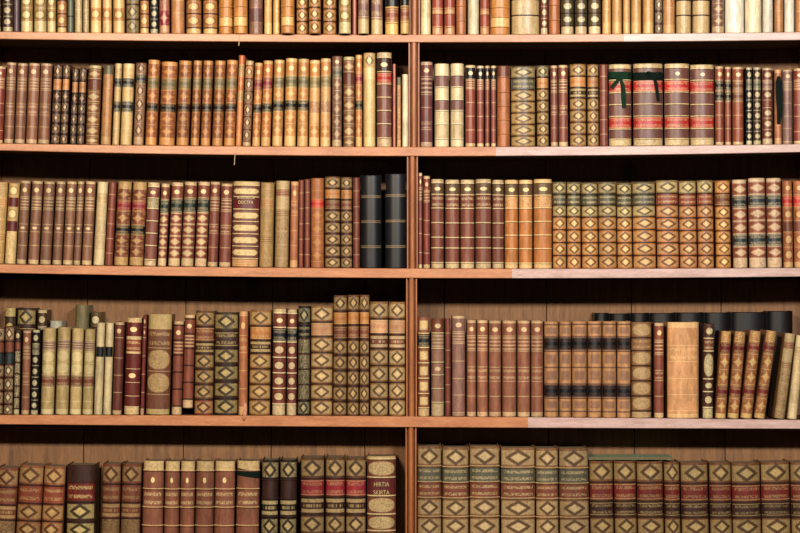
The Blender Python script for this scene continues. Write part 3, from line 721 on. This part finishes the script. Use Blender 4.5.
# third shelf
bay('C', 'L', 0.14, '''
scr_pale | pale tan book at the shelf end | -10 3.4 182
cre_mar | cream tooled book with two maroon labels | 4.2 15.2 183.2
ovalmau | mauve-brown books with gilt rules and oval | 16 25.9 180.7 ; 27.5 38.3 181 ; 39.5 50.5 181.4 ; 52 61.3 181.4 ; 62.3 72.5 181.4 ; 73.3 80.3 181.4 ; 81.3 91.3 181.4
cre_marks | cream-tan book with dark markings | 93 103.8 181.8
ovalslim | slim brown book with pale rules beside the cream one | 104.8 112.3 182 st=plainslim
br_redblu | brown books with red and blue-black labels | 113.3 127.5 181.4 ; 128.6 142.8 182
dotcre | purplish brown book with cream fillets and dot | 143.6 155.9 182.5
loz_lab | brown books with dark green labels and lozenges | 157.3 166 183.6 ; 167.8 179.7 182.5 ; 180.5 193.2 181.8 ; 194.4 206.3 181.8
ovalred | red-brown gilt-ruled books with ovals | 207.2 217.3 181.8 ; 218.6 230.3 183.6
bigloz | widest brown book with big cream lozenges and lettered title | 231.3 257.8 181.4
scr_pale | olive-tan scroll-tooled book | 258.8 272.8 182.5
scr_pale2 | pale tooled book with red-brown panel near its head | 274.2 288.2 180.7
tanred | orange-brown book with pale oval | 289.6 297.7 181.4
plainslim | slim plain dark red books | 298.3 303.4 179.8 ; 304.2 310 179
or_red | orange calf book with bright red label | 310.6 324 178
diced_tl | dark-banded books with pale diamonds | 324.8 340.2 176.4 ; 340.9 352.2 176.9
plainslim | slim red-brown book against the black quartos | 352.9 360 177.3
blackq | tall black quartos with double gilt rules | 360.5 381.2 174.9 ; 385.4 406 173.5
''', {231: dict(lines=['ARANRIKA', 'DOCTRA'], size=0.0108, top=0.0395, step=0.0112, sx=0.80)})
bay('C', 'R', 0.14, '''
ovalslim | slim brown books with cream dots | 418.4 422.4 172.8 ; 423.2 430.2 175.8
fillet | maroon-brown books with broad cream fillets | 431 444 179 ; 445.2 459.6 179.6 ; 460.5 474.6 179.6 ; 475.5 491.5 179 ; 492.4 504 179.8
filletor | orange calf books with broad cream fillets | 504.8 518.2 179.8 ; 518.9 532.7 179.8 ; 534 552.2 179
diced_gr | tan diamond books with grey-green upper panels | 553 566.5 181.8 ; 567.4 581.2 182 ; 582.4 598.6 182.5 ; 599.4 617.2 181.8 ; 618 633 183 ; 634 656.6 182
diced_rd | diamond-tooled books with faded reddish labels | 657.8 679.6 180.3 ; 680.5 697.8 181 ; 698.7 714.6 180.3
diced | honey diamond-tooled book beside the black-labelled ones | 716.7 731.6 180.7
loz_two | brown books with two blue-black labels and ovals | 733.7 748.2 179.6 ; 749.7 767 178 ; 767.8 782.8 178
ora_red | orange-brown books with red label by the side panel | 783.7 793.6 180.7 ; 794.6 806 180.7
''')
# fourth shelf
bay('D', 'L', 0.095, '''
dk_slim2 | dark slim book closing the row | -10 2.6 327
dk_slim2 | slim tooled book with dark and brown labels | 3.5 12.5 326.5
dk_slim | slimmest dark tooled book with cream spots | 13.4 19.3 330
ovalslim | slim red-brown book with pale rosette head | 21 29.2 330.7 st=oval
dkros3 | slim blackish tooled book beside the cream ones | 30.5 38 330
cre_red | cream calf books with red-brown labels | 40.2 53.2 328.5 ; 54.8 67.7 327.3 ; 69.2 80.8 328.5 ; 81.8 92.3 329.3
vellab | slim cream vellum books with black labels | 93.6 102 323 ; 102.9 110.9 323
brmoire | dark red-brown book with thin gilt rules | 112 121.5 322.3
mar_big | stout maroon book with pale oval and gilt title | 123.4 139 318
mar_slim | thinnest dark red book with two pale spots | 140.2 144.2 315.2
brmedal | wide brown book with two gilt medallions | 145.4 169.2 314.4
rulered | russet book with pale oval, standing on the shelf | 171.2 181.5 321.4
rulered | russet book with pale oval, wedged above the shelf | 182.2 192.9 315 up=7
diced_oc | tan and black diamond-tooled book with russet tail | 193.7 212.8 311 st=diced_dk
diced_bk | black-brown book with large cream diamonds and black label | 213.9 237.5 312.4
tanred | slim mauve-tan book with torn tail over the shelf edge | 238.2 247.2 311.5
diced_or | diamond-tooled book with orange label beside the torn-tailed one | 248.6 269.6 310.4 st=diced_oc
ros_mau | mauve-red books with pale rosettes and blue-black labels | 271.8 285.2 309 ; 286.3 296.3 309.6
blk_tool | black tooled book with grey-gilt bands | 297.4 309.6 306.2
diced_pw | widest diamond-tooled book with pinkish label | 310.4 332.2 306
diced_tl | tall dark diamond-tooled books with three labels | 332.8 346.5 295.5 ; 347.2 358.7 295 ; 359.3 369 295
diced_pk | olive diamond-tooled books with pink labels | 369.8 388 301.7 ; 388.8 405.5 302
''')
bay('D', 'R', 0.095, '''
brn_cream | brown book with cream blocks and dark blue label | 418 429.5 317
mau_base | mauve-brown book with cream tail and fillets | 431.2 444.2 318.6
plainslim | thin glossy maroon book without gilt | 444.9 450.8 318.6
plainmau | smooth mauve book with thin gilt rules and small oval | 451.8 465.4 316
ovalrust | red-brown calf books with white diamond dots | 466.7 476.2 320.3 ; 476.9 488 320.3 ; 488.7 501.4 320.8 ; 502.3 516.6 320.8 ; 517.4 530.3 320.8 ; 531 543.4 320.8
mau_two | tan-mauve books each with two black labels | 544.4 558.7 321.7 ; 559.5 571.5 321.7 ; 572.2 587.2 321.4 ; 587.9 602 321.4 ; 602.7 616.6 321.4 ; 617.3 630.9 321.4
orn_oli | olive-brown book with ornate gilt panels | 631.7 651.8 322.3
ovalred | slim red-brown book with oval, beside the tan cloth book | 654.3 664 323
cloth | widest pale tan cloth book with faint gilt rules | 667.8 699.2 322.3
dk_oval | dark brown book with long gilt oval scroll | 702.6 713.2 323.7 lean=0.8
or_lean | leaning orange gilt books with red labels | 715.2 725.8 331.5 lean=3.9 ; 727.6 739 332 lean=4.8 ; 740.6 752.2 331.3 lean=6.2 ; 754 765 331.3 lean=8
scr_pale2 | leaning pale tooled book after the dark gap | 774 785 334 lean=7.4 y=0.006
cre_marks | leaning cream book at the end of the shelf | 787.3 797 336 lean=6.2
''')
# bottom shelf: quartos, tails below the frame
bay('E', 'L', 0.096, '''
mau_base | mauve-grey book at the shelf end | -6 15.3 468.4 st=tall_br
tall_or | tan diamond-tooled books with russet labels | 16.2 40.6 466 ; 41.5 62.7 467
blackred | wide black-brown book with red title panel, cream diamond | 66 94.2 465.2
tall_br | dark brown tooled books with worn gilt panels | 101 119.6 464.5 ; 120.5 140.2 464.5
cap_dot | brown calf quartos with cream heads and white dots | 142 162.7 461.4 ; 163.8 178.7 461.8 ; 179.6 194 461.8 ; 195 213.2 461.8 ; 214 234 461.8
cap_dotg | brown quarto with cream head and dark green ribbon band | 236 258.7 461.4
tall_bk | black quartos with cream diamonds and gilt bars | 261 278 460.3 ; 279.6 296.5 460
tall_tom | olive diamond quartos with crimson titles | 300.5 324 457.8 ; 325.4 344.8 457.8 ; 345.8 365.8 458
wide_oval | widest quarto with gilt ovals and white lettered title | 367 395.8 456.7
''', {367: dict(lines=['HIRTIA', 'SKIRTA'], size=0.0150, top=0.0675, step=0.0195, sx=0.80)})
bay('E', 'R', 0.096, '''
tall_dk | tall tan diamond quartos with grey-green labels | 417.4 441.5 446.5 ; 442.5 468.7 447.6 ; 469.8 499.6 446.5 ; 501.2 535.2 448 ; 536.1 558.7 448.6 ; 559.8 589.2 449
tall_red | diamond-tooled quartos with dark red and black labels | 590.4 614 461.4 ; 615 637.1 461.4 ; 637.8 664 461.8 ; 665 680.8 462.4 ; 681.8 709 463 ; 710.4 732.3 462.9 ; 732.9 761.6 463.5 ; 762.3 791 462.4 ; 791.8 812 462.6
''')
# second row standing behind the front row on the fourth shelf
bay('D', 'L', 0.09, '''
black_or | dark tooled book peeking over the slim end books | 3 14 308 y=0.108 d=0.074
diced_bk | dark book with cream diamond peeking from behind the slim ones | 15 33.5 308 y=0.108 d=0.074
dkros2 | dark book with gilt rosette peeking beside the black diamond one | 35.5 45 310 y=0.108 d=0.074
grey | grey-topped low book peeking behind the first cream calf books | 47.5 60 321 y=0.108 d=0.074
gtop | tall book with grey-green head behind the cream calf books | 71.8 86 305 y=0.108 d=0.074
dkros | dark book with gilt head behind the last cream calf book | 87.5 98.5 312 y=0.108 d=0.074
''')
bay('D', 'R', 0.09, '''
blackp | large black books standing behind the front row | 594 609 313 y=0.108 d=0.074 ; 609.3 630 313.5 y=0.108 d=0.074 ; 630.3 649 313 y=0.108 d=0.074 ; 649.3 676 313 y=0.108 d=0.074 ; 676.3 704 312.5 y=0.108 d=0.074 ; 704.3 731 312.5 y=0.108 d=0.074 ; 731.3 767 312 y=0.108 d=0.074 ; 767.3 793 311 y=0.108 d=0.074
''')
# thin green book lying flat on the heads of the quartos
zt = max(r.matrix_basis.translation.z + h for (k, (r, w_, h, it)) in BOOKS.items() if k[0] == 'E' and 600 < k[2] < 660) + 0.0008
root = empty('thin_book', (X(632), 0.030, zt), (0, 0, 0.02))
tag(root, 'thin green-grey book lying flat on top of the diamond-tooled quartos', 'book', 'books on the bottom shelf')
gm = simple('green_paper', '#6f7a5c', 0.8, 0.2, 60)
mb = MB(); mb.box(-0.102, 0.102, 0, 0.082, 0, 0.0012); mb.box(-0.102, 0.102, 0, 0.082, 0.0048, 0.006); mb.box(-0.102, -0.1005, 0, 0.082, 0.0012, 0.0048)
mb.build('binding', [gm], root)
mb = MB(); mb.box(-0.1004, 0.1, 0.001, 0.080, 0.0013, 0.0047); mb.build('page_block', [EDGE], root)

# ------------------------------------------------------------------ ribbons, cords, a torn spine
def find(row, side, px): return min((k for k in BOOKS if k[0] == row and k[1] == side), key=lambda k: abs(k[2] - px))
def tape(mb, pts, wd, nrm_up=Vector((0, -1, 0)), th=0.0004):
    """a flat band of cloth along pts, wd wide"""
    pts = [Vector(p) for p in pts]; rows = []
    for i, p in enumerate(pts):
        t = (pts[min(i+1, len(pts)-1)] - pts[max(i-1, 0)]).normalized()
        side = t.cross(nrm_up).normalized()
        wv = wd[i] if isinstance(wd, (list, tuple)) else wd
        n = side.cross(t).normalized()
        rows.append((p - side*wv/2, p + side*wv/2, n * th))
    for (a, b, n), (c, d, m) in zip(rows[:-1], rows[1:]):
        mb.quad(tuple(a), tuple(b), tuple(d), tuple(c), sm=True)
        mb.quad(tuple(c+m), tuple(d+m), tuple(b+n), tuple(a+n), sm=True)
def band(mb, w, b, z0, z1, slope=0.0, wide=0.012):
    pr = spine_prof(w, b, 13, math.radians(84), 1.0, 0.0016)
    pr = [(pr[0][0], pr[0][1] + 0.002)] + pr + [(pr[-1][0], pr[-1][1] + 0.002)]
    lo = [(x, y, z0 + slope * x) for x, y in pr]; hi = [(x, y, z1 + slope * x) for x, y in pr]
    mb.strip([lo, hi], 0)
def on_book(name, key, label, mb, mat):
    r, w_, h, it = BOOKS[key]
    o = mb.build(name, [mat], None); o.location = r.location; o.rotation_euler = r.rotation_euler
    tag(o, label, 'ribbon', 'ribbons tied round the books'); return o
green = simple('green_ribbon', '#14301f', 0.85, 0.3, 200, (1, 1, 1), 0.08); dark = simple('dark_ribbon', '#0c1a14', 0.85, 0.3, 200, (1, 1, 1), 0.08)
def loop(mb, c, dx, dz, wd):
    pts = []
    for i in range(13):
        t = i / 12; a = 2 * math.pi * t
        pts.append((c[0] + dx * math.sin(a / 2) , c[1] - 0.0012 - 0.004 * math.sin(a / 2) * (1 if t < .5 else .45), c[2] + dz * math.sin(a / 2) + 0.0022 * math.sin(a)))
    tape(mb, pts, wd)
# bow on the first red-labelled quarto
k = find('B', 'R', 620); r, w_, h, it = BOOKS[k]; b_ = min(0.45 * w_, 0.0155)
zz = lambda y: (Z(y) - r.location.z)
mb = MB(); band(mb, w_, b_, zz(79), zz(71.5))
c = (-0.001, -0.0012, zz(78))
loop(mb, c, -0.024, 0.010, 0.010); loop(mb, c, 0.020, 0.008, 0.009)
tape(mb, [(c[0], -0.003, c[2]), (c[0]-0.010, -0.004, c[2]-0.010), (c[0]-0.022, -0.002, c[2]-0.024)], [0.005, 0.009, 0.010])
tape(mb, [(c[0], -0.003, c[2]), (c[0]+0.006, -0.004, c[2]-0.018), (c[0]+0.008, -0.002, c[2]-0.045), (c[0]+0.009, -0.0016, c[2]-0.072)], [0.005, 0.010, 0.012, 0.009])
mb.box(c[0]-0.0035, c[0]+0.0035, c[1]-0.0045, c[1], c[2]-0.0035, c[2]+0.0035)
on_book('ribbon', k, 'dark green ribbon tied in a bow round the first red-labelled quarto', mb, green)
k = find('B', 'R', 648); r, w_, h, it = BOOKS[k]; b_ = min(0.45 * w_, 0.0155)
mb = MB(); band(mb, w_, b_, zz(79.5), zz(72))
c = (0.012, -0.0008, zz(76))
loop(mb, c, -0.014, 0.006, 0.009); loop(mb, c, 0.014, 0.004, 0.010)
tape(mb, [(c[0], -0.002, c[2]), (c[0]+0.006, -0.001, c[2]-0.020), (c[0]+0.011, 0.001, c[2]-0.060)], [0.005, 0.009, 0.007])
mb.box(c[0]-0.003, c[0]+0.003, c[1]-0.004, c[1], c[2]-0.003, c[2]+0.003)
on_book('ribbon', k, 'black-green knotted ribbon round the widest red-labelled quarto', mb, dark)
k = find('B', 'R', 778); r, w_, h, it = BOOKS[k]; b_ = min(0.45 * w_, 0.0155)
mb = MB()
tape(mb, [(0, -0.0008, zz(76)), (0.000, -0.003, zz(82)), (0.001, -0.0035, zz(95)), (0.001, -0.003, zz(108)), (0.000, -0.002, zz(124))], [0.006, 0.015, 0.017, 0.012, 0.009])
tape(mb, [(0.003, -0.0008, zz(77)), (0.004, -0.004, zz(90)), (0.006, -0.003, zz(104)), (0.007, -0.001, zz(117))], [0.004, 0.010, 0.007, 0.004])
on_book('ribbon', k, 'dark green ribbon hanging down a pinkish tan spine, second shelf', mb, dark)
k = find('E', 'L', 247); r, w_, h, it = BOOKS[k]; b_ = min(0.45 * w_, 0.0155)
mb = MB(); band(mb, w_, b_, zz(477), zz(470), slope=-0.13)
on_book('ribbon', k, 'dark green ribbon band across the brown cream-headed quarto', mb, dark)

thread = simple('cotton_thread', '#cdb898', 0.9, 0.15, 200)
def cord(pts, rad, label):
    mb = MB(); n = 6; rings = []
    for p in pts: rings.append([(p[0] + rad * math.cos(2*math.pi*i/n), p[1] + rad * math.sin(2*math.pi*i/n), p[2]) for i in range(n)])
    for a, b in zip(rings[:-1], rings[1:]):
        for i in range(n): mb.quad(a[i], a[(i+1) % n], b[(i+1) % n], b[i], sm=True)
    mb.poly(rings[-1]); mb.poly(list(reversed(rings[0])))
    o = mb.build('cord', [thread]); tag(o, label, 'cord', 'loose bookmark cords'); return o
cord([(X(239.6), 0.003, Z(33.4)), (X(239.6), -0.0016, Z(34.6)), (X(239.4), -0.0018, Z(39)), (X(238.8), -0.0016, Z(45.6))], 0.0011,
     'pale cord hanging over the top shelf edge below a honey book')
cord([(X(238.0), 0.003, Z(146.0)), (X(237.6), -0.0012, Z(147.4)), (X(235.4), -0.0015, Z(152)), (X(234.6), -0.0015, Z(160)), (X(234.4), -0.0013, Z(165))], 0.0008,
     'thin pale cord hanging below the second shelf under the slim orange book')
k = find('D', 'L', 243); r, w_, h, it = BOOKS[k]
mb = MB(); tape(mb, [(w_*0.30, 0.0012, 0.030), (w_*0.36, -0.0016, 0.016), (w_*0.30, -0.0062, 0.003), (w_*0.22, -0.0075, -0.007), (w_*0.18, -0.0070, -0.012)], [0.006, 0.007, 0.008, 0.007, 0.004], th=0.0006)
t_ = mb.build('torn_tail', [leather('p', '#b06a3c', '#dba763')], r); t_['label'] = 'torn strip of tan leather curling over the shelf edge'
